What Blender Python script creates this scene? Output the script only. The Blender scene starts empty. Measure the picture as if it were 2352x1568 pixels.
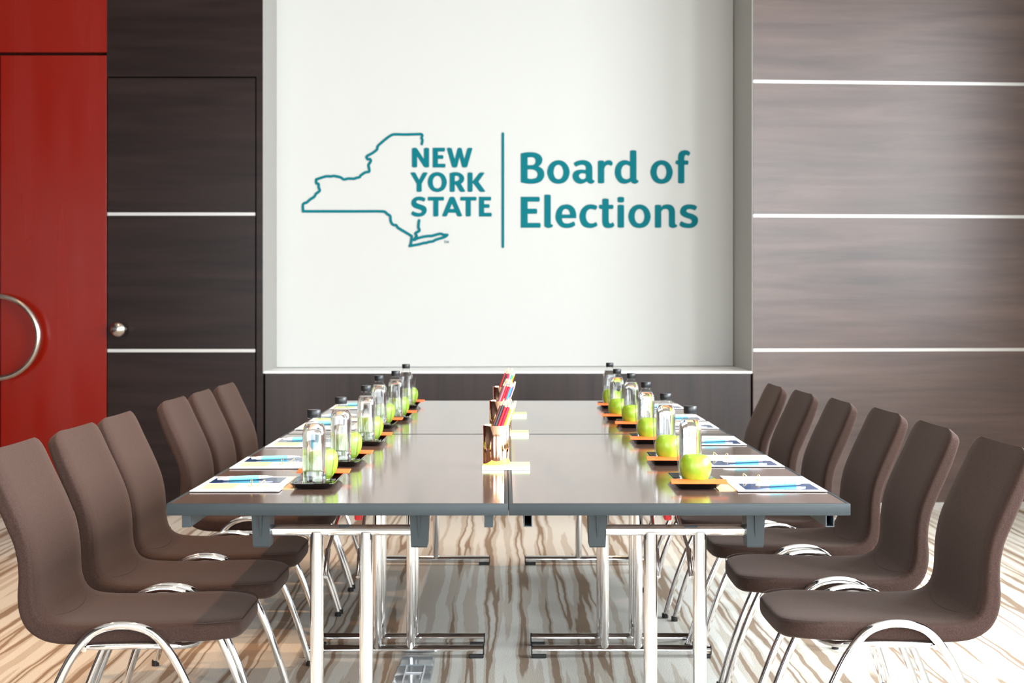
import bpy, bmesh, math, random
from mathutils import Vector, Matrix
random.seed(7)
PI = math.pi
sc = bpy.context.scene
COL = sc.collection
F = 3285.0; CX = 1163.0; CY = 699.0; H = 1.18      # focal length in px, vanishing point, eye height

# ------------------------------------------------------------------ materials
def mat(name, color=(.8, .8, .8), rough=.5, metal=0.0, spec=.5, **kw):
    m = bpy.data.materials.new(name); m.use_nodes = True
    b = m.node_tree.nodes['Principled BSDF']
    b.inputs['Base Color'].default_value = (*color, 1)
    b.inputs['Roughness'].default_value = rough
    b.inputs['Metallic'].default_value = metal
    b.inputs['Specular IOR Level'].default_value = spec
    for k, v in kw.items():
        b.inputs[k.replace('_', ' ')].default_value = v
    return m

class NT:
    def __init__(s, m): s.m = m; s.t = m.node_tree; s.b = s.t.nodes.get('Principled BSDF')
    def n(s, typ, **kw):
        x = s.t.nodes.new(typ)
        for k, v in kw.items():
            if k.startswith('i_'): x.inputs[k[2:].replace('_', ' ')].default_value = v
            else: setattr(x, k, v)
        return x
    def l(s, a, b): s.t.links.new(a, b)
    def ramp(s, stops, interp='LINEAR'):
        r = s.n('ShaderNodeValToRGB'); r.color_ramp.interpolation = interp
        e = r.color_ramp.elements
        while len(e) > 1: e.remove(e[-1])
        e[0].position = stops[0][0]; e[0].color = (*stops[0][1], 1)
        for p, c in stops[1:]:
            q = e.new(p); q.color = (*c, 1)
        return r
    def coords(s, scale, kind='Object'):
        tc = s.n('ShaderNodeTexCoord'); mp = s.n('ShaderNodeMapping')
        mp.inputs['Scale'].default_value = scale
        s.l(tc.outputs[kind], mp.inputs['Vector']); return mp.outputs['Vector']
    def bump(s, h, strength=.2, dist=.002):
        bp = s.n('ShaderNodeBump'); bp.inputs['Strength'].default_value = strength
        bp.inputs['Distance'].default_value = dist
        s.l(h, bp.inputs['Height']); s.l(bp.outputs['Normal'], s.b.inputs['Normal'])

def wood_mat(name, scale, c0, c1, rough=.3, spec=.5):
    m = mat(name, c0, rough, spec=spec); t = NT(m)
    v = t.coords(scale)
    n = t.n('ShaderNodeTexNoise', i_Scale=1.0, i_Detail=6.0, i_Roughness=.62, i_Distortion=.35)
    t.l(v, n.inputs['Vector'])
    r = t.ramp([(.3, c0), (.7, c1)]); t.l(n.outputs['Fac'], r.inputs['Fac'])
    t.l(r.outputs['Color'], t.b.inputs['Base Color'])
    return m

WD0, WD1 = (.011, .0056, .0048), (.027, .0145, .0125)
M = {}
M['wood_h'] = wood_mat('dark_wood_horizontal_grain', (.9, 3, 14), WD0, WD1, .3, .2)
M['wood_glare'] = wood_mat('dark_wood_painted_glare', (.8, 3, 11), (.048, .026, .022), (.125, .074, .060), .40, .75)  # same wood as the left panels, window glare mixed into the base colour
M['wood_v'] = wood_mat('dark_wood_vertical_grain', (14, 3, .8), (.012, .0065, .0058), (.036, .021, .018), .36, .4)
M['table'] = wood_mat('table_laminate', (10, 1.2, 4), (.080, .048, .038), (.145, .090, .070), .115, spec=.9)
M['groove'] = mat('dark_groove', (.006, .004, .004), .6)
M['red'] = mat('red_lacquer', (.22, .007, .002), .22, spec=.38)
t = NT(M['red']); v = t.coords((7, 1, .5))
n = t.n('ShaderNodeTexNoise', i_Scale=1.0, i_Detail=2.0); t.l(v, n.inputs['Vector'])
r = t.ramp([(.3, (.14,) * 3), (.75, (.32,) * 3)]); t.l(n.outputs['Fac'], r.inputs['Fac'])
t.l(r.outputs['Color'], t.b.inputs['Roughness'])
M['silver_line'] = mat('pale_aluminium', (.60, .575, .55), .38, .35)
M['reveal'] = mat('grey_paint', (.38, .365, .34), .7)
M['screen'] = mat('screen_white', (.585, .572, .545), .55)
M['white_paint'] = mat('white_paint', (.82, .81, .79), .8)
M['teal'] = mat('teal_vinyl', (.0, .15, .18), .6, spec=.1)
M['chrome'] = mat('chrome', (.86, .86, .87), .07, 1.0)
M['steel_knob'] = mat('brushed_steel', (.72, .68, .64), .22, 1.0)
M['bronze'] = mat('warm_steel', (.62, .54, .47), .22, 1.0)
M['grey_plastic'] = mat('slate_grey_plastic', (.025, .033, .038), .45, spec=.35)
M['grey_dark'] = mat('slate_grey_metal', (.05, .062, .07), .45)
M['black'] = mat('black_rubber', (.008, .008, .009), .5)
M['cap'] = mat('black_cap', (.012, .013, .015), .35)
M['tray'] = mat('black_lacquer', (.004, .004, .004), .06, spec=.8)
M['red_plastic'] = mat('red_plastic', (.7, .01, .015), .3)
M['orange'] = mat('orange_paper', (.93, .17, .035), .5)
M['paper'] = mat('white_paper', (.88, .88, .89), .6)
M['navy'] = mat('navy_gloss_card', (.016, .058, .18), .08, spec=.6)
M['lime'] = mat('lime_paper', (.58, .92, .34), .6)
M['kraft'] = mat('kraft_paper', (.72, .50, .28), .75)
M['gold'] = mat('gold_wire', (.75, .55, .25), .3, .9)
M['pen'] = mat('turquoise_plastic', (.22, .76, .85), .25)
M['pen_white'] = mat('white_plastic', (.86, .85, .88), .25)
M['copper'] = mat('copper', (.95, .56, .38), .09, 1.0)
M['pencil_wood'] = mat('pencil_wood', (.80, .56, .38), .6)

m = M['apple'] = mat('green_apple_skin', (.3, .5, .03), .28)
t = NT(m); v = t.coords((30, 30, 30))
n = t.n('ShaderNodeTexNoise', i_Scale=1.2, i_Detail=3.0); t.l(v, n.inputs['Vector'])
r = t.ramp([(.3, (.21, .35, .014)), (.75, (.33, .47, .045))]); t.l(n.outputs['Fac'], r.inputs['Fac'])
t.l(r.outputs['Color'], t.b.inputs['Base Color'])

def fabric(name, scale, strength, c0, c1):
    m = mat(name, c0, .8, spec=.2)
    t = NT(m)
    t.b.inputs['Sheen Weight'].default_value = .12
    t.b.inputs['Sheen Roughness'].default_value = .45
    t.b.inputs['Sheen Tint'].default_value = (.92, .74, .67, 1)
    v = t.coords((scale, scale, scale))
    vo = t.n('ShaderNodeTexVoronoi', i_Scale=1.0); t.l(v, vo.inputs['Vector'])
    r = t.ramp([(.0, c1), (.65, c0)]); t.l(vo.outputs['Distance'], r.inputs['Fac'])
    t.l(r.outputs['Color'], t.b.inputs['Base Color'])
    t.bump(vo.outputs['Distance'], strength, .001)
    return m
M['fabric'] = fabric('brown_woven_fabric', 300, .35, (.035, .0175, .0132), (.058, .0302, .0236))
M['piping'] = mat('brown_piping', (.035, .022, .019), .8)

def clear(name, tint=(1, 1, 1), ior=1.45, rough=.02):
    m = bpy.data.materials.new(name); m.use_nodes = True; nt = m.node_tree; nt.nodes.clear()
    o = nt.nodes.new('ShaderNodeOutputMaterial'); mx = nt.nodes.new('ShaderNodeMixShader')
    tr = nt.nodes.new('ShaderNodeBsdfTransparent'); gl = nt.nodes.new('ShaderNodeBsdfGlossy')
    lw = nt.nodes.new('ShaderNodeLayerWeight'); pw = nt.nodes.new('ShaderNodeMath'); pw.operation = 'POWER'; pw.inputs[1].default_value = 5
    f0 = ((ior - 1) / (ior + 1)) ** 2
    fr = nt.nodes.new('ShaderNodeMath'); fr.operation = 'MULTIPLY_ADD'; fr.inputs[1].default_value = 1 - f0; fr.inputs[2].default_value = f0
    nt.links.new(lw.outputs['Facing'], pw.inputs[0]); nt.links.new(pw.outputs[0], fr.inputs[0])
    tr.inputs['Color'].default_value = (*tint, 1); gl.inputs['Roughness'].default_value = rough
    nt.links.new(fr.outputs[0], mx.inputs[0]); nt.links.new(tr.outputs[0], mx.inputs[1])
    nt.links.new(gl.outputs[0], mx.inputs[2]); nt.links.new(mx.outputs[0], o.inputs[0])
    return m
M['pet'] = clear('clear_plastic', (.985, .99, .99), 1.5)
M['glass'] = clear('thin_glass', (.975, .98, .98), 1.5)
M['pane'] = clear('window_pane', (.97, .98, .98), 1.3)
M['water'] = mat('water', (1, 1, 1), 0.0, Transmission_Weight=1.0, IOR=1.33)
M['solid_glass'] = mat('solid_glass', (1, 1, 1), 0.0, Transmission_Weight=1.0, IOR=1.45)
M['cover'] = mat('clear_grey_plastic', (.55, .60, .63), .12, Transmission_Weight=.45, IOR=1.4)

# carpet: wavy stripes running away from the camera
m = M['carpet'] = mat('striped_carpet', (.5, .5, .45), .95, spec=.1)
t = NT(m)
tc = t.n('ShaderNodeTexCoord')
mp = t.n('ShaderNodeMapping'); mp.inputs['Scale'].default_value = (1.0, 2.2, 1); t.l(tc.outputs['Object'], mp.inputs['Vector'])
wob = t.n('ShaderNodeTexNoise', i_Scale=1.0, i_Detail=3.0, i_Roughness=.55); t.l(mp.outputs[0], wob.inputs['Vector'])
sub = t.n('ShaderNodeMath', operation='SUBTRACT'); sub.inputs[1].default_value = .5; t.l(wob.outputs['Fac'], sub.inputs[0])
mul = t.n('ShaderNodeMath', operation='MULTIPLY'); mul.inputs[1].default_value = .045; t.l(sub.outputs[0], mul.inputs[0])
sx = t.n('ShaderNodeSeparateXYZ'); t.l(tc.outputs['Object'], sx.inputs[0])
add = t.n('ShaderNodeMath', operation='ADD'); t.l(sx.outputs['X'], add.inputs[0]); t.l(mul.outputs[0], add.inputs[1])
cmb = t.n('ShaderNodeCombineXYZ'); t.l(add.outputs[0], cmb.inputs['X'])
ys = t.n('ShaderNodeMath', operation='MULTIPLY'); ys.inputs[1].default_value = .022; t.l(sx.outputs['Y'], ys.inputs[0])
t.l(ys.outputs[0], cmb.inputs['Y'])
st = t.n('ShaderNodeTexNoise', i_Scale=21.0, i_Detail=.8, i_Roughness=.5); t.l(cmb.outputs[0], st.inputs['Vector'])
LG, MG, BR = (.78, .76, .70), (.63, .575, .50), (.35, .26, .19)
rp = t.ramp([(.0, LG), (.46, LG), (.475, MG), (.55, MG), (.565, BR), (.63, BR), (.645, MG), (.69, LG)])
t.l(st.outputs['Fac'], rp.inputs['Fac'])
pile = t.n('ShaderNodeTexNoise', i_Scale=260.0, i_Detail=2.0); t.l(tc.outputs['Object'], pile.inputs['Vector'])
pr = t.ramp([(.3, (.80,) * 3), (.7, (1.12,) * 3)]); t.l(pile.outputs['Fac'], pr.inputs['Fac'])
mixc = t.n('ShaderNodeMix', data_type='RGBA', blend_type='MULTIPLY'); mixc.inputs['Factor'].default_value = 1
t.l(rp.outputs['Color'], mixc.inputs[6]); t.l(pr.outputs['Color'], mixc.inputs[7])
t.l(mixc.outputs[2], t.b.inputs['Base Color'])
t.bump(pile.outputs['Fac'], .5, .004)

# ------------------------------------------------------------------ mesh helpers
def link(name, bm, m, parent=None, smooth=False, ang=40):
    me = bpy.data.meshes.new(name)
    bmesh.ops.recalc_face_normals(bm, faces=bm.faces)
    bm.to_mesh(me); bm.free()
    me.materials.append(m)
    if smooth:
        me.polygons.foreach_set('use_smooth', [True] * len(me.polygons))
        me.set_sharp_from_angle(angle=math.radians(ang))
    o = bpy.data.objects.new(name, me); COL.objects.link(o)
    if parent: o.parent = parent
    return o

def thing(name, label, cat, loc=(0, 0, 0), rz=0, group=None):
    o = bpy.data.objects.new(name, None); COL.objects.link(o)
    o.empty_display_size = .05
    o.location = loc; o.rotation_euler = (0, 0, rz)
    return tag(o, label, cat, group)

def tag(o, label, cat, group=None):
    o['label'] = label; o['category'] = cat
    if group: o['group'] = group
    return o

def struct(o):
    o['kind'] = 'structure'; return o

def dup(root, loc=None, rz=None, label=None, group=None):
    r = root.copy(); COL.objects.link(r)
    if loc is not None: r.location = loc
    if rz is not None: r.rotation_euler = (0, 0, rz)
    if label: r['label'] = label
    if group: r['group'] = group
    for ch in list(root.children):
        c = ch.copy(); COL.objects.link(c); c.parent = r
        for g in list(ch.children):
            d = g.copy(); COL.objects.link(d); d.parent = c
    return r

def box(bm, x0, x1, y0, y1, z0, z1, bev=0, seg=2):
    g = bmesh.ops.create_cube(bm, size=1)
    vs = g['verts']
    for v in vs:
        v.co = Vector(((x0 + x1) / 2 + v.co.x * (x1 - x0), (y0 + y1) / 2 + v.co.y * (y1 - y0), (z0 + z1) / 2 + v.co.z * (z1 - z0)))
    if bev:
        es = list({e for v in vs for e in v.link_edges})
        bmesh.ops.bevel(bm, geom=es, offset=bev, segments=seg, affect='EDGES', profile=.5)
    return bm

def bx(*a, **k): return box(bmesh.new(), *a, **k)

def loft(bm, loops, closed=False, cap=True):
    rings = [[bm.verts.new(p) for p in lp] for lp in loops]
    n = len(rings[0]); m = len(rings)
    for i in range(m if closed else m - 1):
        a, b = rings[i], rings[(i + 1) % m]
        for j in range(n):
            bm.faces.new((a[j], a[(j + 1) % n], b[(j + 1) % n], b[j]))
    if cap and not closed:
        bm.faces.new(rings[0][::-1]); bm.faces.new(rings[-1])
    return bm

def crom(pts, n=6, closed=False):
    P = [Vector(p) for p in pts]; out = []; N = len(P)
    rng = N if closed else N - 1
    for i in range(rng):
        p0 = P[(i - 1) % N] if closed or i > 0 else P[0]
        p1 = P[i]; p2 = P[(i + 1) % N]
        p3 = P[(i + 2) % N] if closed or i + 2 < N else P[-1]
        for k in range(n):
            u = k / n
            out.append(.5 * ((2 * p1) + (p2 - p0) * u + (2 * p0 - 5 * p1 + 4 * p2 - p3) * u * u + (3 * p1 - p0 - 3 * p2 + p3) * u ** 3))
    if not closed: out.append(P[-1].copy())
    return out

def tube(bm, pts, r, seg=12, closed=False):
    P = [Vector(p) for p in pts]; N = len(P)
    def tan(i):
        if closed: return (P[(i + 1) % N] - P[(i - 1) % N]).normalized()
        return (P[min(i + 1, N - 1)] - P[max(i - 1, 0)]).normalized()
    t0 = tan(0); up = Vector((0, 0, 1)) if abs(t0.z) < .9 else Vector((1, 0, 0))
    nrm = (up - t0 * up.dot(t0)).normalized(); loops = []
    for i in range(N):
        tt = tan(i); nrm = (nrm - tt * nrm.dot(tt)).normalized(); bn = tt.cross(nrm)
        rr = r[i] if isinstance(r, (list, tuple)) else r
        loops.append([P[i] + (nrm * math.cos(2 * PI * k / seg) + bn * math.sin(2 * PI * k / seg)) * rr for k in range(seg)])
    return loft(bm, loops, closed)

def tb(pts, r, seg=12, closed=False): return tube(bmesh.new(), pts, r, seg, closed)

def lathe(bm, prof, seg=32, cap=True, lobes=None):
    loops = []
    for r, z in prof:
        loops.append([Vector((r * math.cos(2 * PI * k / seg), r * math.sin(2 * PI * k / seg), z)) for k in range(seg)])
    return loft(bm, loops, False, cap)

def transform(bm, mx):
    bmesh.ops.transform(bm, matrix=mx, verts=bm.verts); return bm

# ------------------------------------------------------------------ camera
cam = bpy.data.cameras.new('camera'); co = bpy.data.objects.new('camera', cam); COL.objects.link(co)
co.location = (0, 0, H); co.rotation_euler = (PI / 2, 0, 0)
cam.sensor_width = 36; cam.lens = F / 2352 * 36
cam.shift_x = (1176 - CX) / 2352; cam.shift_y = -(784 - CY) / 2352
cam.dof.use_dof = True; cam.dof.focus_distance = 3.75; cam.dof.aperture_fstop = 6.3
sc.camera = co

# ------------------------------------------------------------------ room
YW = 8.2; CEIL = 3.3; XL, XR, YB = -4.0, 3.3, -3.0
struct(link('floor', bx(XL, XR, YB, 9.2, -.1, 0), M['carpet']))
struct(link('ceiling', bx(XL, XR, YB, 9.2, CEIL, CEIL + .1), mat('ceiling_paint', (.5, .48, .45), .8)))
def wx(px): return (px - CX) * YW / F
def wz(py): return H - (py - CY) * YW / F
X0, X1 = wx(604.5), wx(1727.5)       # niche sides
ZN = wz(852.5)                       # niche sill
XD0, XD1 = wx(245.5), wx(586)        # dark door
XRD = wx(0.5)                        # meeting line of the red double door
DT = wz(125); DKT = wz(179)
# back wall in pieces: red header, dark surround, panel under the niche
bm = bx(XL, XD0, YW, YW + .15, DT + .012, CEIL)
struct(link('wall_back_red_header', bm, M['red']))
bm = bx(XD0, X0, YW, YW + .15, DKT + .008, CEIL)
box(bm, XD1 + .008, X0, YW, YW + .15, 0, DKT + .008)
struct(link('wall_back_dark_surround', bm, M['wood_h']))
bm = bx(X0 + .012, X1 - .008, YW + .004, YW + .10, 0, ZN - .012)
struct(link('wall_back_panel', bm, M['wood_v']))
bm = bx(XL, X1 + .04, YW + .10, YW + .14, 0, ZN - .02)
box(bm, XL, X0, YW + .10, YW + .14, 0, CEIL)
struct(link('wall_back_core', bm, M['groove']))
# niche: the screen plane is a little turned, like the right wall
ZA, ZB = 8.65, 8.86
SB = (ZB - ZA) / (X1 - X0); SA = ZA - SB * X0
def scr(px, py, off=0.0):
    k = (px - CX) / F
    y = SA / (1 - SB * k)
    return Vector((k * y + off * SB, y - off, H - (py - CY) * y / F))
def prism(pts, z0, z1):
    bm = bmesh.new()
    lo = [bm.verts.new((x, y, z0)) for x, y in pts]; hi = [bm.verts.new((x, y, z1)) for x, y in pts]
    n = len(pts)
    for i in range(n): bm.faces.new((lo[i], lo[(i + 1) % n], hi[(i + 1) % n], hi[i]))
    bm.faces.new(lo[::-1]); bm.faces.new(hi); return bm
struct(link('trim_1', prism([(X0 - .002, YW - .0006), (X0 + .003, YW - .0006), (X0 + .003, ZA + .05), (X0 - .002, ZA + .05)], ZN - .012, CEIL), M['reveal']))
struct(link('trim_2', prism([(X1, YW + .002), (X1 + .03, YW + .03), (X1 + .03, ZB + .05), (X1, ZB + .05)], ZN - .012, CEIL), M['reveal']))
struct(link('trim_3', prism([(X0, YW), (X1, YW), (X1, ZB + .03), (X0, ZA + .03)], ZN - .012, ZN), mat('white_sill', (.9, .89, .87), .3)))
struct(link('wall_niche', prism([(X0 - .03, ZA + .035), (X1 + .03, ZB + .035), (X1 + .03, ZB + .15), (X0 - .03, ZA + .15)], ZN - .1, CEIL), M['white_paint']))
o = link('projection_screen', prism([(X0 + .004, ZA), (X1 - .004, ZB), (X1 - .004, ZB + .03), (X0 + .004, ZA + .03)], ZN + .004, CEIL - .02), M['screen'])
tag(o, 'large white screen filling the wall recess behind the table', 'screen')
# right wall: dark panels between pale strips, turned four degrees
AR = math.radians(4.0)
def place_r(o):
    o.location = (X1, YW + .004, 0); o.rotation_euler = (0, 0, AR); return o
ZS = [wz(186.5), wz(495), wz(804)]
zb = [0.035] + [z - .009 for z in ZS[::-1]] + [CEIL]
zt = [z + .009 for z in ZS[::-1]]
lows = [0.035] + zt; highs = [z - .009 for z in ZS[::-1]] + [CEIL]
bm = bx(.012, 1.88, .02, .12, 0, CEIL)
struct(place_r(link('wall_right_core', bm, M['groove'])))
for i, (a, b) in enumerate(zip(lows, highs)):
    o = struct(place_r(link('wall_back_right_panel_%d' % (i + 1), bx(.006, 1.885, 0, .03, a, b, bev=.001, seg=1), M['wood_glare'])))
for i, z in enumerate(ZS):
    struct(place_r(link('trim_%d' % (i + 4), bx(.008, 1.885, -.002, .02, z - .009, z + .009), M['silver_line'])))
struct(place_r(link('baseboard_right', bx(.006, 1.885, -.012, .02, 0, .035, bev=.002), M['silver_line'])))
struct(link('baseboard_left', bx(XL, X0, YW - .008, YW + .02, 0, .022), mat('brown_skirting', (.10, .055, .03), .5)))
# dark flush door
d = bpy.data.objects.new('door_1', None); COL.objects.link(d); struct(d)
ZD = [wz(491.5), wz(805)]
lows = [.022, ZD[1] + .009, ZD[0] + .009]; highs = [ZD[1] - .009, ZD[0] - .009, DKT]
for a, b in zip(lows, highs):
    link('door_panel', bx(XD0 + .004, XD1, YW - .001, YW + .05, a, b, bev=.001, seg=1), M['wood_h'], d)
for z in ZD:
    link('metal_strip', bx(XD0 + .004, XD1, YW - .003, YW + .04, z - .009, z + .009), M['silver_line'], d)
bm = bmesh.new()
lathe(bm, [(.0, 0), (.030, 0), (.030, .006), (.014, .010), (.013, .030), (.030, .038), (.042, .052), (.044, .064), (.038, .078), (.022, .086), (.0001, .088)], 28)
transform(bm, Matrix.Translation((wx(272.5) + .014, YW - .001, wz(756))) @ Matrix.Rotation(PI / 2, 4, 'X'))
o = link('door_knob', bm, M['steel_knob'], d, True, 60); o['label'] = 'round polished steel knob'
# red double door
d = bpy.data.objects.new('door_2', None); COL.objects.link(d); struct(d)
link('door_leaf', bx(XRD + .003, XD0 - .002, YW - .002, YW + .05, .024, DT - .006, bev=.002), M['red'], d)
link('door_leaf', bx(XL, XRD - .003, YW - .002, YW + .05, .024, DT - .006, bev=.002), M['red'], d)
bm = bmesh.new(); RC = Vector((wx(-3), YW - .075, wz(773.5)))
pts = [RC + Vector((.233 * math.sin(a), 0, .233 * math.cos(a))) for a in [i / 24 * PI for i in range(25)]]
pts = [pts[0] + Vector((.0, .07, 0)), pts[0] + Vector((0, .02, 0))] + pts + [pts[-1] + Vector((0, .02, 0)), pts[-1] + Vector((0, .07, 0))]
for sgn in (1, -1):
    b2 = tb([Vector((RC.x + .018 * sgn + (p.x - RC.x) * sgn, p.y, p.z)) for p in pts], .0165, 14)
    o = link('door_handle', b2, M['bronze'], d, True, 50); o['label'] = 'half ring metal pull handle'

# other walls, with windows on the right side and behind the camera
struct(link('wall_left', bx(XL - .1, XL, YB, 9.2, 0, CEIL), M['wood_h']))
def window_wall(name, along, const, lo, hi, wins, z0, z1, thick, idx):
    cuts = [lo] + [c for w in wins for c in w] + [hi]
    bm = bmesh.new()
    def bb(a, b, c, d):
        if along == 'y': box(bm, const, const + thick, a, b, c, d)
        else: box(bm, a, b, const - thick, const, c, d)
    for i in range(0, len(cuts), 2): bb(cuts[i], cuts[i + 1], 0, CEIL)
    for a, b in wins: bb(a, b, 0, z0); bb(a, b, z1, CEIL)
    struct(link(name, bm, M['white_paint'] if along == 'y' else mat('taupe_paint', (.22, .19, .165), .7)))
    for a, b in wins:
        bm = bmesh.new(); bp = bmesh.new(); mid = (a + b) / 2
        for q in ((a, a + .05), (mid - .03, mid + .03), (b - .05, b)):
            if along == 'y': box(bm, const + .04, const + .09, q[0], q[1], z0, z1)
            else: box(bm, q[0], q[1], const - .09, const - .04, z0, z1)
        for q in ((z0, z0 + .05), (z1 - .05, z1)):
            if along == 'y': box(bm, const + .045, const + .085, a, b, q[0], q[1])
            else: box(bm, a, b, const - .085, const - .045, q[0], q[1])
        if along == 'y': box(bp, const + .06, const + .066, a + .04, b - .04, z0 + .04, z1 - .04)
        else: box(bp, a + .04, b - .04, const - .066, const - .06, z0 + .04, z1 - .04)
        w = bpy.data.objects.new('window_%d' % idx, None); COL.objects.link(w); struct(w)
        link('window_frame', bm, M['white_paint'], w); link('window_glass', bp, M['pane'], w)
        idx += 1
    return idx
RWIN = [(-1.6, .8), (1.3, 3.9), (4.5, 7.1)]
BWIN = [(-3.2, -1.2), (.4, 3.4)]
i = window_wall('wall_right', 'y', XR, YB, 9.2, RWIN, 1.05, 3.22, .12, 1)
window_wall('wall_front', 'x', YB, XL, XR, BWIN, .3, 2.9, .12, i)

# ------------------------------------------------------------------ lights
def area(name, loc, rot, sx_, sy_, power, color):
    l = bpy.data.lights.new(name, 'AREA'); l.shape = 'RECTANGLE'; l.size = sx_; l.size_y = sy_
    l.energy = power; l.color = color
    o = bpy.data.objects.new(name, l); COL.objects.link(o); o.location = loc; o.rotation_euler = rot
    return o
for (a, b), p in zip(RWIN, (250, 430, 135)):
    area('daylight', (XR + .35, (a + b) / 2, 2.15), (0, PI / 2, 0), 2.3, b - a, p, (.90, .96, 1.0))
for (a, b), p in zip(BWIN, (140, 230)):
    area('daylight', ((a + b) / 2, YB - .35, 1.6), (PI / 2, 0, 0), b - a, 2.8, p, (.92, .97, 1.0))
def spot(x, y, power, col=(1.0, .60, .33), size=100, tx=None, ty=None, blend=.5, rad=.035):
    l = bpy.data.lights.new('ceiling_spot', 'SPOT'); l.energy = power; l.color = col
    l.spot_size = math.radians(size); l.spot_blend = blend; l.shadow_soft_size = rad
    o = bpy.data.objects.new('ceiling_spot', l); COL.objects.link(o); o.location = (x, y, CEIL - .02)
    dv = Vector(((tx if tx is not None else x) - x, (ty if ty is not None else y) - y, -CEIL))
    o.rotation_euler = dv.to_track_quat('-Z', 'Y').to_euler()
for x, y, p in ((-.95, 3.4, 60), (-.95, 5.0, 60), (-2.2, 4.2, 60), (-2.2, 6.4, 55), (-.5, 6.95, 60), (.7, 6.95, 55),
                (.30, 4.9, 25), (1.9, 6.9, 45)):
    spot(x, y, p * (1.5 if x == -.95 else 1.0 if x < -.9 else .6), size=75 if x == -.95 else 64 if y > 6.9 else 90)
w = bpy.data.worlds.new('world'); sc.world = w; w.use_nodes = True
w.node_tree.nodes['Background'].inputs['Color'].default_value = (.9, .95, 1, 1)
w.node_tree.nodes['Background'].inputs['Strength'].default_value = 1.0

# ------------------------------------------------------------------ logo on the screen
def smooth_path(pts, n=5):
    """points (x, y) smooth or (x, y, 1) corner -> closed polyline"""
    N = len(pts); out = []
    P = [Vector((p[0], p[1])) for p in pts]; C = [len(p) > 2 for p in pts]
    for i in range(N):
        a, b = P[i], P[(i + 1) % N]; ca, cb = C[i], C[(i + 1) % N]
        if ca and cb: out.append(a); continue
        d = (b - a)
        ta = d if ca else (b - P[i - 1]) * .5
        tb_ = d if cb else (P[(i + 2) % N] - a) * .5
        L = d.length
        if ta.length > L: ta = ta.normalized() * L
        if tb_.length > L: tb_ = tb_.normalized() * L
        for k in range(n):
            u = k / n
            out.append(a * (2 * u**3 - 3 * u**2 + 1) + ta * (u**3 - 2 * u**2 + u) + b * (-2 * u**3 + 3 * u**2) + tb_ * (u**3 - u**2))
    return out

def fill(bm, loops, off0=.0005, off1=.003):
    """loops of picture points -> thin solid letters standing on the screen"""
    lo, hi = off0, off1
    tmp = bmesh.new()
    for lp in loops:
        vs = [tmp.verts.new((p[0], p[1], 0)) for p in lp]
        for i in range(len(vs)): tmp.edges.new((vs[i], vs[(i + 1) % len(vs)]))
    bmesh.ops.triangle_fill(tmp, use_beauty=True, use_dissolve=False, edges=tmp.edges[:])
    tmp.verts.index_update()
    top = [bm.verts.new(scr(v.co.x, v.co.y, hi)) for v in tmp.verts]
    for f in tmp.faces: bm.faces.new([top[v.index] for v in f.verts])
    for e in tmp.edges:
        if len(e.link_faces) == 1:
            a, b = e.verts
            q = [bm.verts.new(scr(v.co.x, v.co.y, lo)) for v in (a, b)]
            bm.faces.new((top[a.index], top[b.index], q[1], q[0]))
    tmp.free()

def glyph(bm, ox, oy, s, *paths, dx=0, dy=0):
    fill(bm, [[(ox + (p.x + dx) / s, oy + (p.y + dy) / s) for p in smooth_path(pt)] for pt in paths])

c = 1
gN = [(216,175,c),(240,163),(265,158),(295,162),(316,175,c),(443,370,c),(443,175,c),(465,162),(492,158),(520,162),(543,173,c),(543,522,c),(520,533),(492,535),(465,533),(443,520,c),(316,325,c),(316,522,c),(290,533),(265,535),(240,533),(216,520,c)]
gE = [(610,158,c),(835,158,c),(843,175),(844,195),(841,216),(833,232,c),(710,232,c),(710,298,c),(800,298,c),(811,315),(814,335),(810,357),(802,371,c),(710,371,c),(710,461,c),(845,461,c),(853,478),(855,497),(852,520),(845,535,c),(610,535,c)]
gW = [(875,170,c),(900,160),(925,158),(955,163),(972,175,c),(1030,375,c),(1080,175,c),(1100,160),(1122,158),(1145,162),(1160,172,c),(1210,373,c),(1265,178,c),(1285,163),(1315,158),(1345,161),(1366,170,c),(1265,520,c),(1245,532),(1215,536),(1185,533),(1165,520,c),(1118,340,c),(1075,520,c),(1055,532),(1025,536),(995,533),(975,520,c)]
gY = [(185,637,c),(210,626),(240,624),(270,628),(287,640,c),(352,765,c),(415,640,c),(435,628),(462,624),(495,627),(517,636,c),(402,840,c),(402,985,c),(380,996),(352,998),(325,996),(304,985,c),(304,840,c)]
gO = [(697,620),(790,645),(850,710),(880,810),(850,915),(790,975),(697,1000),(605,975),(543,910),(515,810),(543,705),(605,642)]
gOi = [(697,692),(750,715),(775,765),(781,812),(775,860),(750,910),(697,930),(645,910),(619,858),(613,810),(619,762),(645,715)]
gR = [(932,643,c),(985,625),(1040,620),(1110,630),(1170,665),(1205,715),(1207,755),(1190,805),(1147,845,c),(1230,985,c),(1205,994),(1170,998),(1140,996),(1122,985,c),(1060,878,c),(1048,863),(1030,860,c),(1030,985,c),(1005,995),(980,998),(955,996),(932,988,c)]
gRi = [(1030,697,c),(1060,693),(1090,700),(1110,725),(1110,750),(1095,775),(1065,789),(1030,791,c)]
gK = [(1270,637,c),(1295,626),(1320,624),(1345,627),(1367,636,c),(1367,797,c),(1490,640,c),(1510,628),(1540,624),(1570,628),(1595,637,c),(1478,802,c),(1610,985,c),(1585,995),(1550,998),(1515,995),(1495,985,c),(1367,820,c),(1367,985,c),(1345,995),(1320,998),(1295,996),(1270,987,c)]
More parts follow.
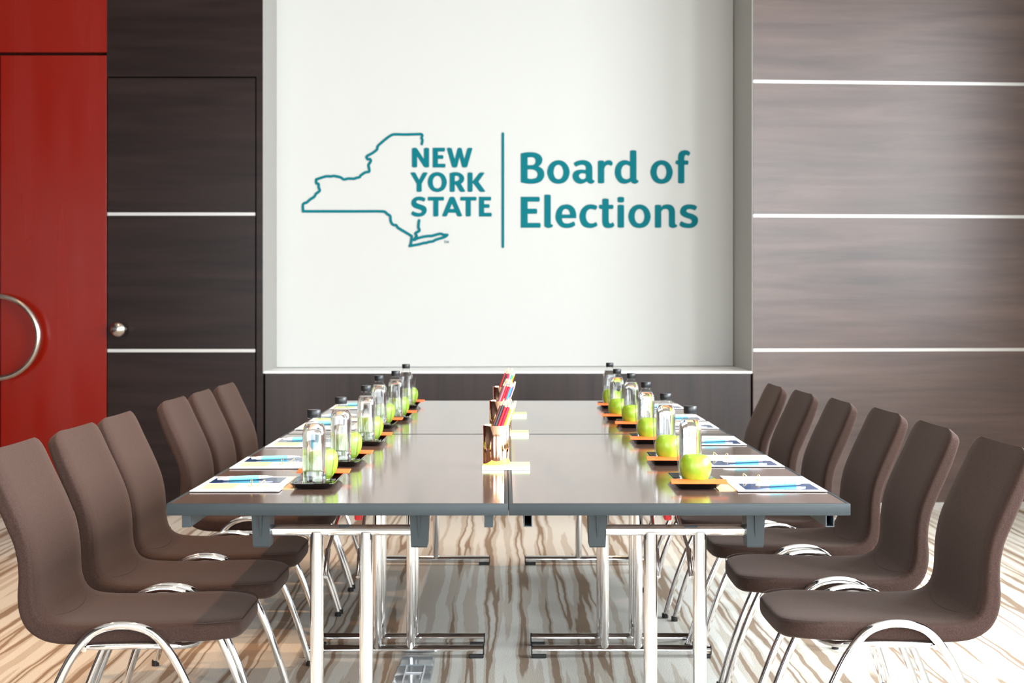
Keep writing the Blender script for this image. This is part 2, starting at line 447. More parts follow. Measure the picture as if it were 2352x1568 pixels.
gS = [(470,1115,c),(420,1092),(350,1083),(280,1097),(225,1140),(203,1200),(215,1255),(250,1290),(300,1312),(360,1330),(398,1350),(400,1375),(380,1393),(330,1393),(280,1380),(235,1358,c),(215,1378),(204,1405),(205,1425,c),(250,1453),(310,1467),(370,1465),(430,1448),(475,1410),(498,1350),(490,1300),(460,1265),(400,1238),(340,1218),(305,1200),(302,1175),(325,1158),(370,1158),(410,1168),(440,1182,c),(460,1165),(470,1140)]
gT = [(525,1088,c),(815,1088,c),(825,1105),(827,1125),(823,1148),(815,1161,c),(719,1161,c),(719,1450,c),(700,1460),(670,1463),(640,1461),(620,1450,c),(620,1161,c),(525,1161,c),(517,1145),(515,1125),(518,1104)]
gA = [(930,1100,c),(950,1090),(975,1086),(1005,1090),(1025,1100,c),(1170,1447,c),(1150,1459),(1120,1463),(1090,1461),(1072,1450,c),(1045,1391,c),(908,1391,c),(882,1450,c),(865,1460),(835,1463),(805,1458),(787,1447,c)]
gAi = [(977,1220,c),(1017,1319,c),(937,1319,c)]
gB = [(172,347,c),(270,322),(400,313),(530,325),(640,375),(700,460),(700,545),(665,615),(610,665,c),(690,710),(740,780),(752,860),(735,945),(670,1030),(560,1077),(410,1092),(280,1080),(172,1055,c)]
gB1 = [(340,448,c),(420,437),(490,450),(532,500),(530,570),(490,620),(430,632),(340,632,c)]
gB2 = [(340,740,c),(450,740),(530,765),(580,825),(580,895),(540,945),(440,970),(380,965),(340,958,c)]
go = [(1098,510),(1230,545),(1325,640),(1370,760),(1370,850),(1325,975),(1235,1060),(1098,1092),(960,1060),(870,970),(825,845),(828,750),(870,635),(965,545)]
goi = [(1098,625),(1165,655),(1205,730),(1217,805),(1205,880),(1165,950),(1098,977),(1030,950),(990,875),(980,805),(992,725),(1030,655)]
ga = [(1478,575,c),(1560,530),(1690,508),(1800,525),(1880,580),(1925,660),(1932,720,c),(1932,960,c),(1940,988),(1970,1000),(1982,1040),(1950,1075),(1890,1092),(1830,1070),(1795,1035,c),(1720,1075),(1630,1092),(1530,1060),(1465,985),(1443,905),(1465,820),(1530,765),(1640,742),(1770,750,c),(1770,690),(1748,645),(1690,625),(1610,635),(1528,672,c),(1495,640),(1478,605)]
gai = [(1770,848,c),(1720,835),(1650,838),(1610,870),(1602,905),(1625,950),(1680,978),(1730,970),(1770,942,c)]
gr = [(-73,540,c),(-48,523),(12,516),(62,524),(84,545,c),(80,570,c),(120,530),(195,510),(260,528),(292,580),(285,620),(255,655,c),(215,632),(160,630),(110,665),(85,725,c),(85,1065,c),(60,1077),(12,1083),(-45,1078),(-73,1065,c)]
gd = [(715,285,c),(745,270),(795,265),(850,272),(875,288,c),(875,960,c),(885,990),(915,1005),(925,1040),(890,1075),(830,1092),(770,1075),(738,1040,c),(665,1075),(575,1092),(470,1065),(395,985),(350,880),(342,780),(365,670),(430,570),(520,518),(600,510),(660,520),(715,545,c)]
gdi = [(715,662,c),(670,635),(615,625),(555,650),(512,720),(500,800),(512,890),(550,950),(620,977),(670,968),(715,940,c)]
gf = [(1893,517,c),(1893,420),(1910,350),(1960,290),(2060,265),(2140,278),(2190,320),(2185,365),(2152,410,c),(2110,385),(2070,395),(2052,450,c),(2052,517,c),(2135,517,c),(2150,545),(2152,580),(2137,624,c),(2052,624,c),(2052,1065,c),(2030,1077),(1975,1083),(1920,1077),(1893,1065,c),(1893,624,c),(1828,598,c),(1832,550),(1843,517,c)]
gE2 = [(172,232,c),(622,232,c),(638,265),(642,300),(636,332),(620,355,c),(342,355,c),(342,525,c),(560,525,c),(575,560),(578,595),(573,630),(560,652,c),(342,652,c),(342,873,c),(645,873,c),(659,905),(662,940),(656,972),(643,994,c),(172,994,c)]
gl = [(750,195,c),(780,180),(830,177),(885,182),(910,197,c),(910,880,c),(918,905),(950,915),(963,945),(935,980),(855,1002),(790,985),(750,950,c)]
ge = [(1537,760,c),(1185,760,c),(1200,830),(1240,875),(1320,888),(1400,870),(1470,835,c),(1495,865),(1510,905),(1505,940,c),(1430,983),(1300,1002),(1170,975),(1080,890),(1030,780),(1025,690),(1060,560),(1150,455),(1290,418),(1400,440),(1490,520),(1532,640)]
gei = [(1185,668,c),(1195,600),(1235,545),(1290,535),(1345,560),(1375,620),(1380,668,c)]
gc = [(2043,455,c),(1980,430),(1880,418),(1770,445),(1670,535),(1618,660),(1615,760),(1650,880),(1730,970),(1860,1002),(1960,990),(2052,945,c),(2050,900),(2020,850,c),(1970,875),(1900,888),(1830,860),(1785,785),(1773,700),(1790,610),(1835,555),(1890,535),(1950,545),(2005,560,c),(2035,525),(2050,490)]
gt = [(-73,293,c),(-50,280),(5,272),(60,280),(87,293,c),(87,428,c),(185,428,c),(203,455),(205,490),(187,535,c),(87,535,c),(87,810,c),(95,865),(125,888),(155,878),(182,855,c),(210,885),(225,930),(218,955,c),(175,988),(90,1002),(0,988),(-55,930),(-73,850,c),(-73,535,c),(-112,535,c),(-157,505,c),(-155,465),(-145,428,c),(-73,428,c)]
gi1 = [(302,258,c),(330,238),(385,233),(440,240),(466,258,c),(466,350,c),(440,368),(385,375),(325,368),(302,350,c)]
gi2 = [(304,445,c),(330,432),(385,428),(440,434),(464,447,c),(464,980,c),(440,991),(385,995),(330,991),(304,980,c)]
gn = [(1218,450,c),(1245,433),(1300,428),(1355,434),(1378,450,c),(1374,488,c),(1430,437),(1540,418),(1630,440),(1695,510),(1715,590,c),(1715,880,c),(1725,905),(1755,915),(1767,950),(1735,985),(1660,1002),(1600,985),(1560,950,c),(1560,640,c),(1550,570),(1520,540),(1470,535),(1420,550),(1378,592,c),(1378,980,c),(1350,991),(1300,995),(1245,991),(1218,980,c)]
gs = [(2252,468,c),(2180,432),(2070,418),(1960,435),(1870,495),(1835,590),(1850,660),(1910,715),(2000,755),(2080,780),(2120,815),(2118,860),(2085,888),(2010,885),(1940,865),(1870,830,c),(1835,870),(1822,915),(1825,940,c),(1900,983),(2040,1002),(2160,985),(2250,915),(2282,820),(2265,740),(2215,690),(2130,650),(2050,625),(2005,605),(1995,575),(2020,545),(2080,537),(2140,548),(2200,568,c),(2235,535),(2252,490)]
SA8 = 1981 / 240; S10 = 2352 / 220
logo = thing('wall_logo', 'teal map outline and lettering with a thin vertical bar on the white screen', 'logo', (0, 0, 0))
bm = bmesh.new()
for g in ((gN,), (gE,), (gW,), (gY,), (gO, gOi), (gR, gRi), (gK,), (gS,), (gT,), (gA, gAi)): glyph(bm, 920, 320, SA8, *g)
glyph(bm, 920, 320, SA8, gT, dx=615); glyph(bm, 920, 320, SA8, gE, dx=876, dy=929)
link('wordmark', bm, M['teal'], logo)
bm = bmesh.new()
for g in ((gB, gB1, gB2), (go, goi), (ga, gai)): glyph(bm, 1180, 320, S10, *g)
for g in ((gr,), (gd, gdi), (gf,)): glyph(bm, 1380, 320, S10, *g)
glyph(bm, 1380, 320, S10, go, goi, dx=392)
for g in ((gE2,), (gl,), (ge, gei), (gc,)): glyph(bm, 1180, 430, S10, *g)
for g in ((gt,), (gi1,), (gi2,), (gn,), (gs,)): glyph(bm, 1390, 430, S10, *g)
glyph(bm, 1390, 430, S10, go, goi, dx=-256, dy=-90)
link('title_lettering', bm, M['teal'], logo)
def stroke(bm, pts, w, off=.003, n=4, cap=True):
    P = crom([(p[0], p[1], 0) for p in pts], n) if n else [Vector((*p, 0)) for p in pts]
    L, R = [], []
    for i in range(len(P)):
        t_ = (P[min(i + 1, len(P) - 1)] - P[max(i - 1, 0)]).normalized(); nn = Vector((-t_.y, t_.x, 0)) * w / 2
        L.append(P[i] + nn); R.append(P[i] - nn)
    def vv(p): return bm.verts.new(scr(p.x, p.y, off))
    l = [vv(p) for p in L]; r_ = [vv(p) for p in R]
    for i in range(len(P) - 1): bm.faces.new((l[i], l[i + 1], r_[i + 1], r_[i]))
    if cap:
        for end, a, b in ((0, l[0], r_[0]), (-1, r_[-1], l[-1])):
            q = P[end]; t_ = (P[0] - P[1]) if end == 0 else (P[-1] - P[-2]); t_.normalize()
            nn = Vector((-t_.y, t_.x, 0))
            arc = [vv(q + (nn * math.cos(x) + t_ * math.sin(x)) * w / 2) for x in [k / 8 * PI for k in range(1, 8)]]
            bm.faces.new([b] + arc + [a]) if end == 0 else bm.faces.new([b] + arc + [a])
NYA = [(968.8,330.8),(970.4,321.7),(968.3,316.7),(970.2,311),(967,308.3),(960,308.2),(930,309),(905.5,308.7),(895.7,312.4),(885.9,319.5),(876,327.9),(869,334.2),(866.7,339),(866,343.3),(856.4,351),(843.8,358),(842,361.6),(845.2,365.8),(849.7,365.3),(851.8,370),(847.3,377),(846.6,381.2),(848.3,389.6),(847.3,394.5),(838.9,396),(828.4,403),(826.3,406.5),(818.6,408.6),(813,410.4),(800.3,410),(789.8,412),(782,407.2),(766.6,404),(761,405),(749.8,404.8),(738.6,407.9),(726.6,412)]
NYB = [(726.6,412),(726.4,420.5),(731.8,422.6),(732,430.3),(734.4,438),(726,445),(721.7,452),(711.9,458.4),(704.9,464.7),(696.2,468.9),(696.2,483.6)]
NYC = [(696.2,485.2),(760,485.3),(820,485.3),(874.7,485.3),(885,487.2),(889.5,491.3),(895.7,495.3),(897,500.2),(897,505.5),(899.3,511.8),(903.8,516.4),(910,517.1),(912.7,521.6),(917,524.7),(930,532.5),(943,540.4),(945.7,543.9),(944.4,553.8),(943.8,559.1),(941.2,564.8)]
NYD = [(941.2,564.8),(962.7,560.9),(974.3,557.8),(978.8,557.8),(985,555.5),(993.9,554.2),(1002,550.2),(1020.7,544.4),(1027.4,539.4)]
NYE = [(1027.4,539.4),(1018.9,539),(1011.8,536.8),(1002.9,538.6),(992,541.7),(983.2,542.1),(971.6,543.9),(960,547),(951,551)]
NYF = [(951,551),(956,543.5),(956.9,541.3),(954.2,536.3),(957.3,533.7),(963.6,529.2),(961.3,522.5),(961.3,517),(962.7,506)]
bm = bmesh.new()
for k, q in enumerate((NYA, NYB, NYC, NYD, NYE, NYF)): stroke(bm, q, 6.4, .003 + .0004 * k)
link('map_outline', bm, M['teal'], logo)
bm = bmesh.new(); stroke(bm, [(1155, 307), (1155, 430), (1155, 566.5)], 6.4, n=0)
link('divider_bar', bm, M['teal'], logo)
bm = bmesh.new()
for k, q in enumerate(([(1019.6, 553), (1023.6, 553)], [(1021.6, 553.4), (1021.6, 558.6)], [(1025.1, 558.6), (1025.7, 552.6)], [(1025.7, 552.6), (1027.9, 557.6)], [(1027.9, 557.6), (1030.1, 552.6)], [(1030.1, 552.6), (1030.7, 558.6)])):
    stroke(bm, q, .95, .003 + .0003 * k, n=0, cap=False)
link('trademark', bm, M['teal'], logo)

# ------------------------------------------------------------------ tables
TH = .739; TT = .026
def make_table(W, L):
    """origin at the near end, centre of width, on the floor"""
    r = thing('folding_table', '', 'table')
    h = W / 2; e = .009
    link('tabletop', bx(-h + e, h - e, e, L - e, TH - TT + .001, TH, bev=.0004, seg=1), M['table'], r)
    bm = bmesh.new()
    for a in ((-h, h, 0, e), (-h, h, L - e, L), (-h, -h + e, e, L - e), (h - e, h, e, L - e)):
        box(bm, a[0], a[1], a[2], a[3], TH - TT, TH + .0003, bev=.0015)
    link('edge_band', bm, M['grey_plastic'], r, True, 30)
    zt = TH - TT
    for sx_ in (-1, 1):
        x = sx_ * (h - .043); bm = bmesh.new()
        for q in ((-.0095, -.0075, -.027, 0), (.0075, .0095, -.027, 0), (-.0075, .0075, -.027, -.025), (-.0075, .0075, -.002, 0)):
            box(bm, x + q[0], x + q[1], .012, L - .012, zt + q[2], zt + q[3])
        link('side_rail', bm, M['grey_dark'], r)
    for end in (0, 1):
        fy = (lambda y: y) if end == 0 else (lambda y: L - y)
        ctz = .668; cy = .085
        link('cross_tube', tb([(-.165, fy(cy), ctz), (.165, fy(cy), ctz)], .0125, 18), M['chrome'], r, True)
        for sx_ in (-1, 1):
            # bracket: tapered block with a raised rib
            bm = bmesh.new(); xc = sx_ * .178
            def rr(z, hw, y0, y1): return [Vector((xc - hw, fy(y0), z)), Vector((xc + hw, fy(y0), z)), Vector((xc + hw, fy(y1), z)), Vector((xc - hw, fy(y1), z))]
            loft(bm, [rr(.632, .0175, .062, .108), rr(.636, .0185, .058, .112), rr(zt, .021, .052, .125)])
            loft(bm, [rr(.655, .0012, .056, .062), rr(zt, .004, .044, .06)])
            link('bracket', bm, M['grey_plastic'], r)
            xl = sx_ * .056
            link('leg', tb([(xl, fy(cy), ctz - .004), (xl, fy(cy), .03)], .0155, 20), M['chrome'], r, True)
            bx_ = sx_ * .056 - .018 * (1 if sx_ > 0 else -1)
            bm = tb([(bx_, fy(cy + .004), .560), (bx_ - .001 * sx_, fy(cy + .055), .615)], .006, 10)
            tube(bm, [(bx_, fy(cy + .05), .610), (bx_ - .01 * sx_, fy(cy + .30), .700)], .0042, 10)
            link('brace', bm, M['chrome'], r, True)
        link('release_latch', bx(-.009 + .012, .009 + .012, min(fy(.33), fy(.37)), max(fy(.33), fy(.37)), .652, zt, bev=.004), M['red_plastic'], r)
        fb = link('foot_bar', tb([(-.297, fy(cy), .026), (.297, fy(cy), .026)], .0165, 18), M['chrome'], r, True)
        for sx_ in (-1, 1):
            bm = bmesh.new(); box(bm, min(sx_ * .25, sx_ * .299), max(sx_ * .25, sx_ * .299), fy(cy) - .013, fy(cy) + .013, 0, .013, bev=.003)
            tube(bm, [(sx_ * .2965, fy(cy), .026), (sx_ * .3005, fy(cy), .026)], .0168, 18)
            link('foot_pad', bm, M['black'], fb)
    return r
LT = 1.70; Y0 = 3.165
tl = make_table(.757, LT)
tl.location = (-.3745, Y0, 0)
tag(tl, 'brown-topped folding table closest to the red door, with the bottles standing cap to cap', 'table')
tl['label'] = 'grey-edged folding table on the red-door side, its open end facing the viewer'
tabs = [tl,
    dup(tl, (.3835, Y0, 0), 0, 'grey-edged folding table away from the red door, its open end facing the viewer'),
    dup(tl, (-.3745, Y0 + LT + .003, 0), 0, 'grey-edged folding table closer to the white screen, on the red-door side'),
    dup(tl, (.3835, Y0 + LT + .003, 0), 0, 'grey-edged folding table closer to the white screen, away from the red door')]
for o in tabs: o['group'] = 'folding tables pushed together as one conference table'
for sx_ in (-1, 1):
    x_ = sx_ * (.757 / 2 - .043)
    rl = [ch for ch in tl.children if ch.name.startswith('side_rail') and sum(v.co.x for v in ch.data.vertices) * sx_ > 0][0]
    link('rail_plug', bx(x_ - .0098, x_ + .0098, .008, .016, TH - TT - .0275, TH - TT, bev=.001), M['grey_plastic'], rl)
# stickers on the front cross tubes
def sticker(tab, x0, x1, m, a0=35, a1=62):
    tubeo = [ch for ch in tab.children if ch.name.startswith('cross_tube')]
    to = min(tubeo, key=lambda ch: ch.data.vertices[0].co.y) if tubeo else None
    bm = bmesh.new(); R = .0127; rows = []
    for k in range(5):
        a = math.radians(a0 + (a1 - a0) * k / 4)
        rows.append([bm.verts.new((x, .085 - R * math.cos(a), .668 + R * math.sin(a))) for x in (x0, x1)])
    for k in range(4): bm.faces.new((rows[k][0], rows[k][1], rows[k + 1][1], rows[k + 1][0]))
    link('sticker', bm, m, to)
sticker(tabs[0], -.006, .019, M['grey_dark']); sticker(tabs[0], .058, .072, M['bronze'])
sticker(tabs[1], .02, .05, M['grey_dark']); sticker(tabs[1], -.02, -.01, M['bronze'])

# ------------------------------------------------------------------ chairs
def make_chair():
    """origin under the seat front edge; front faces -x, back towards +x"""
    r = thing('conference_chair', '', 'chair')
    top = [(.0, .4255), (.004, .4300), (.011, .4330), (.021, .4346), (.035, .4358), (.052, .4367), (.078, .437), (.11, .437), (.15, .436), (.25, .433), (.34, .432), (.40, .434), (.432, .440), (.452, .453), (.463, .475), (.468, .505), (.470, .54), (.474, .58), (.483, .625), (.499, .670), (.520, .718), (.540, .76), (.558, .800), (.568, .820), (.574, .832), (.578, .839)]
    th = [.036, .045, .050, .0515, .051, .051, .051, .051, .051, .051, .052, .054, .056, .056, .053, .049, .044, .042, .043, .046, .047, .045, .042, .038, .028, .012]
    wd = [.215, .268, .306, .338, .364, .384, .400, .406, .406, .406, .406, .406, .406, .406, .406, .406, .406, .405, .403, .401, .398, .394, .389, .380, .35, .29]
    assert len(th) == len(wd) == len(top), (len(th), len(wd), len(top))
    P = [Vector((a, 0, b)) for a, b in top]
    A = crom(P, 3); n0 = len(P)
    def interp(v):
        out = []
        for i in range(n0 - 1):
            for k in range(3): out.append(v[i] + (v[i + 1] - v[i]) * k / 3)
        return out + [v[-1]]
    TH_, WD_ = interp(th), interp(wd)
    loops = []; corners = []
    NS = 36
    for i, p in enumerate(A):
        t_ = (A[min(i + 1, len(A) - 1)] - A[max(i - 1, 0)]).normalized()
        if p.x < .2: t_ = (Vector((1, 0, 0)) * (1 - p.x / .2) + t_ * (p.x / .2)).normalized()
        nin = Vector((t_.z, 0, -t_.x))           # towards the inside of the cushion (down / back)
        hw, ht = WD_[i] / 2, TH_[i] / 2
        back = max(0, min(1, (p.z - .46) / .1))
        lp = []
        for k in range(NS):
            a = 2 * PI * (k + .5) / NS
            ca, sa = math.cos(a), math.sin(a)
            ex = 4.2 + 2.8 * min(1, p.x / .09); rr = 1 / ((abs(ca) ** ex + abs(sa) ** ex) ** (1 / ex))
            y = hw * ca * rr; q = ht * sa * rr
            yn = y / hw if hw else 0
            dish = -.006 * (1 - yn * yn)          # gently dished face
            if q < 0: dsp = -dish * (-q / ht)
            else: dsp = 0
            # rounded shoulders of the long edges
            lp.append(p + nin * (ht + q + dsp) + Vector((0, y, 0)))
        loops.append(lp)
        corners.append([p + nin * (.003) + Vector((0, s * (hw - .004), 0)) for s in (-1, 1)])
    split = 13 * 3
    bm = loft(bmesh.new(), loops[:split + 1]); seat = link('seat', bm, M['fabric'], r, True, 70)
    bm = loft(bmesh.new(), loops[split:]); back = link('backrest', bm, M['fabric'], r, True, 70)
    # seam cord round the front of the seat and across the seat-back joint
    cs = [corners[i][0] for i in range(20, 0, -1)] + [corners[i][1] for i in range(1, 21)]
    link('piping', tb(cs, .0011, 6), M['piping'], seat, True)
    lp = loops[split]
    ring = [lp[k] for k in range(NS) if (lp[k] - (A[split])).length < .3]
    js = []
    for k in range(19):
        u = -1 + 2 * k / 18; i_ = split + 1 - 5 * (1 - u * u)
        a_, b_ = A[int(i_)], A[min(int(i_) + 1, len(A) - 1)]; q = a_ + (b_ - a_) * (i_ - int(i_))
        js.append(Vector((q.x + .0006 + .004 * u ** 4, u * .196, q.z - .0058 * (1 - u * u) - .0005 - .003 * u ** 4)))
    link('seam_cord', tb(js, .0012, 6), M['piping'], back, True)
    # chrome legs: an arch each side
    prof = [(.252, .005), (.222, .11), (.187, .21), (.145, .307), (.112, .368), (.072, .413), (.026, .431), (-.026, .431), (-.072, .413), (-.112, .368), (-.145, .307), (-.187, .21), (-.222, .11), (-.252, .005)]
    for s in (-1, 1):
        pts = crom([(.262 - a, s * .2135, z) for a, z in prof], 5)
        lg = link('leg_arch', tb(pts, .0102, 14), M['chrome'], r, True, 60)
        for q in (pts[0], pts[-1]): link('foot_cap', tb([(q.x, q.y, 0), (q.x, q.y, .018)], .0122, 12), M['black'], lg)
    ring = [(.345, -.2, .381), (.26, -.208, .384), (.165, -.205, .384), (.125, -.17, .376), (.112, -.09, .366), (.112, .0, .364), (.112, .09, .366), (.125, .17, .376), (.165, .205, .384), (.26, .208, .384), (.345, .2, .381), (.372, .15, .376), (.378, 0, .373), (.372, -.15, .376)]
    link('seat_support', tb(crom(ring, 5, True), .0078, 12, True), M['chrome'], r, True, 60)
    for s in (-1, 1):
        for x in (.158, .352):
            bm = bmesh.new(); tube(bm, [(x, s * .19, .382), (x, s * .2135, .377)], .007, 10)
            link('frame_link', bm, M['chrome'], r, True)
    return r
ordw = ['sixth', 'fifth', 'fourth', 'third', 'second', 'first']
ch0 = make_chair()
CL = [(3.545, .634), (4.005, .627), (4.465, .632), (5.205, .630), (5.675, .628), (6.155, .628)]
CR = [(3.56, .652), (4.10, .643), (4.62, .648), (5.12, .615), (5.60, .585), (6.08, .560)]
first = True
for side, lst in ((1, CR), (-1, CL)):
    sn = 'away from the red door' if side > 0 else 'on the red-door side'
    for i, (y, x) in enumerate(lst):
        lab = 'brown fabric chair with chrome legs %s, %s from the white screen' % (sn, ordw[i])
        rz = (0 if side > 0 else PI) + math.radians([.6, -.8, .3, -.5, .8, -.3][i])
        o = ch0 if first else dup(ch0)
        first = False
        o.location = (side * x, y, 0); o.rotation_euler = (0, 0, rz)
        o['label'] = lab; o['group'] = 'brown chairs along the red-door side' if side < 0 else 'brown chairs along the side away from the red door'

# ------------------------------------------------------------------ place settings
def sq_ring(h, n, z, e):
    out = []
    for k in range(n):
        a = 2 * PI * k / n; ca, sa = math.cos(a), math.sin(a)
        rr = h / ((abs(ca) ** e + abs(sa) ** e) ** (1 / e)); out.append(Vector((rr * ca, rr * sa, z)))
    return out
def make_bottle():
    r = thing('water_bottle', '', 'bottle')
    prof = [(.0225, .000, 6), (.0255, .002, 6), (.0268, .006, 6), (.0270, .03, 6), (.0262, .034, 6), (.0262, .036, 6), (.0270, .040, 6), (.0270, .122, 6), (.0266, .130, 5), (.0250, .139, 4), (.0218, .147, 3), (.0178, .153, 2.4), (.0142, .157, 2), (.0132, .160, 2), (.0158, .1608, 2), (.0158, .1622, 2), (.0132, .163, 2), (.0130, .170, 2)]
    bm = loft(bmesh.new(), [sq_ring(h, 40, z, e) for h, z, e in prof])
    link('bottle_body', bm, M['pet'], r, True, 50)
    prof = [(max(h - .0011, .004), z + .0012, e) for h, z, e in prof if z < .149]
    bm = loft(bmesh.new(), [sq_ring(h, 40, z, e) for h, z, e in prof])
    link('water', bm, M['water'], r, True, 50)
    loops = []
    for z, rad in ((.1635, .0160), (.1665, .0163), (.1668, .0158), (.1675, .0164), (.1805, .0164), (.182, .0152), (.1822, .012)):
        loops.append([Vector(((rad - (.0005 if k % 2 and .1675 <= z <= .1805 else 0)) * math.cos(2 * PI * k / 56), (rad - (.0005 if k % 2 and .1675 <= z <= .1805 else 0)) * math.sin(2 * PI * k / 56), z)) for k in range(56)])
    link('cap', loft(bmesh.new(), loops), M['cap'], r, True, 35)
    return r
def make_tumbler():
    prof = [(.0225, .0), (.0235, .001), (.0255, .02), (.029, .05), (.0312, .09), (.0317, .12), (.0307, .12), (.0302, .09), (.028, .05), (.0245, .02), (.021, .010), (.0, .009)]
    r = thing('tumbler', '', 'glass')
    bm = lathe(bmesh.new(), prof[:-1] + [(.0003, .009)], 36)
    link('glass_wall', bm, M['glass'], r, True, 50)
    bm = lathe(bmesh.new(), [(.0005, .0012), (.0225, .0012), (.0236, .004), (.0215, .0085), (.0005, .0085)], 32)
    link('glass_base', bm, M['solid_glass'], r, True, 50)
    return r
def make_apple():
    prof = [(.0005, .062), (.004, .0625), (.009, .067), (.015, .0725), (.022, .0742), (.030, .0705), (.036, .060), (.0385, .047), (.0375, .034), (.033, .020), (.026, .008), (.019, .0015), (.013, .0), (.006, .003), (.0005, .005)]
    pts = crom([(a, 0, b) for a, b in prof], 3)
    seg = 40; loops = []
    for p in pts:
        loops.append([Vector((p.x * math.cos(2 * PI * k / seg) * (1 + .018 * math.cos(5 * 2 * PI * k / seg)), p.x * math.sin(2 * PI * k / seg) * (1 + .018 * math.cos(5 * 2 * PI * k / seg)), p.z + .0016 * (p.x / .0385) * math.cos(2 * PI * k / seg + 2.6) * (1 if p.z > .03 else 0))) for k in range(seg)])
    o = link('apple', loft(bmesh.new(), loops), M['apple'], None, True, 80)
    bm = tb(crom([(0, 0, .060), (.001, .0, .066), (.003, .001, .071)], 4), [.0012] * 8 + [.0018], 8)
    link('stem', bm, mat('apple_stem', (.10, .06, .02), .7), o, True)
    return o
def make_tray():
    def rr(hx, hy, z, c_=.012):
        out = []
        for cx_, cy_, a0 in ((hx - c_, hy - c_, 0), (-hx + c_, hy - c_, 90), (-hx + c_, -hy + c_, 180), (hx - c_, -hy + c_, 270)):
            for k in range(6):
                a = math.radians(a0 + 90 * k / 5); out.append(Vector((cx_ + c_ * math.cos(a), cy_ + c_ * math.sin(a), z)))
        return out
    bm = loft(bmesh.new(), [rr(.040, .097, 0), rr(.045, .102, .002), rr(.0535, .1105, .012), rr(.0535, .1105, .0135), rr(.0518, .1088, .0135), rr(.044, .101, .0045), rr(.040, .097, .0035)])
    return link('serving_tray', bm, M['tray'], None, True, 40)
def make_packet():
    r = bx(-.067, .067, -.020, .020, -.0012, .0012, bev=.0008)
    return link('snack_packet', r, M['orange'], None)
def make_sheet():
    bm = bmesh.new()
    NX = 10; rows = []
    for layer, (dz, curl) in enumerate(((.0, 0), (.0007, 1))):
        g = []
        for j in range(8):
            row = []
            for i in range(NX + 1):
                x = -.105 + .21 * i / NX; y = -.1435 + .287 * j / 7
                cz = .0
                if curl:
                    d = max(0, (-(x + .105) / .21 + .22) * 1.0) * 1.0 + max(0, (y - .09) / .06) * .12
                    cz = .006 * d * (1 if y > .02 else .25)
                row.append((x, y, dz + cz))
            g.append(row)
        th_ = .0006
        lo = [[bm.verts.new((x, y, z)) for x, y, z in row] for row in g]
        hi = [[bm.verts.new((x, y, z + th_)) for x, y, z in row] for row in g]
        for j in range(7):
            for i in range(NX):
                bm.faces.new((hi[j][i], hi[j][i + 1], hi[j + 1][i + 1], hi[j + 1][i]))
                bm.faces.new((lo[j][i + 1], lo[j][i], lo[j + 1][i], lo[j + 1][i + 1]))
        for j in range(7):
            bm.faces.new((lo[j][0], lo[j + 1][0], hi[j + 1][0], hi[j][0])); bm.faces.new((lo[j + 1][NX], lo[j][NX], hi[j][NX], hi[j + 1][NX]))
        for i in range(NX):
            bm.faces.new((lo[0][i + 1], lo[0][i], hi[0][i], hi[0][i + 1])); bm.faces.new((lo[7][i], lo[7][i + 1], hi[7][i + 1], hi[7][i]))
    return link('paper_sheet', bm, M['paper'], None)
def make_pen():
    r = thing('ballpoint_pen', '', 'pen')
    R = Matrix.Rotation(PI / 2, 4, 'Y')
    def lz(name, prof, m):
        link(name, transform(lathe(bmesh.new(), prof, 20), R), m, r, True, 50)
    lz('barrel', [(.0048, -.034), (.0054, -.03), (.0057, .0), (.0055, .035), (.0052, .040)], M['pen'])
    lz('tip', [(.0012, -.070), (.0022, -.066), (.0042, -.050), (.0050, -.034)], M['pen_white'])
    lz('clip_end', [(.0053, .040), (.0050, .052), (.0034, .056), (.0030, .057), (.0030, .066), (.0020, .068)], M['pen_white'])
    bm = tb(crom([(.050, -.0045, .003), (.03, -.0062, .0035), (.008, -.0060, .002)], 4), .0017, 8)
    link('clip', bm, M['pen_white'], r, True)
    return r
def make_clip():
    pts = crom([(-.012, 0, .001), (.0, -.004, .001), (.013, .0, .0012), (.004, .005, .010), (-.004, .006, .016), (-.006, .003, .010), (.002, .004, .002), (.010, .007, .001)], 4)
    return link('paper_clip', tb(pts, .0008, 6), M['gold'], None, True)

P_B, P_G, P_A, P_T, P_O, P_S, P_P, P_C = make_bottle(), make_tumbler(), make_apple(), make_tray(), make_packet(), make_sheet(), make_pen(), make_clip()
P_N = link('navy_card', bx(-.087, .087, -.055, .055, 0, .0006), M['navy'])
P_L = link('lime_note', bx(-.038, .038, -.05, .05, 0, .0008), M['lime'])
P_K = link('kraft_card', bx(-.032, .032, -.105, .105, 0, .0016), M['kraft'])
used = set()
def put(proto, loc, rz, label, cat, group, rx=0):
    if proto.name in used:
        o = dup(proto, loc, rz)
    else:
        used.add(proto.name); o = proto
    o.location = loc; o.rotation_euler = (rx, 0, rz)
    tag(o, label, cat, group); return o
SL = [(3.515, -.4635), (3.985, -.452), (4.555, -.440), (5.175, -.4527), (5.525, -.4222), (6.155, -.4271)]
SR = [(3.515, .4600), (4.025, .4544), (4.625, .4583), (5.215, .4590), (5.565, .4348), (6.165, .4514)]
rnd = random.Random(3)
T = TH
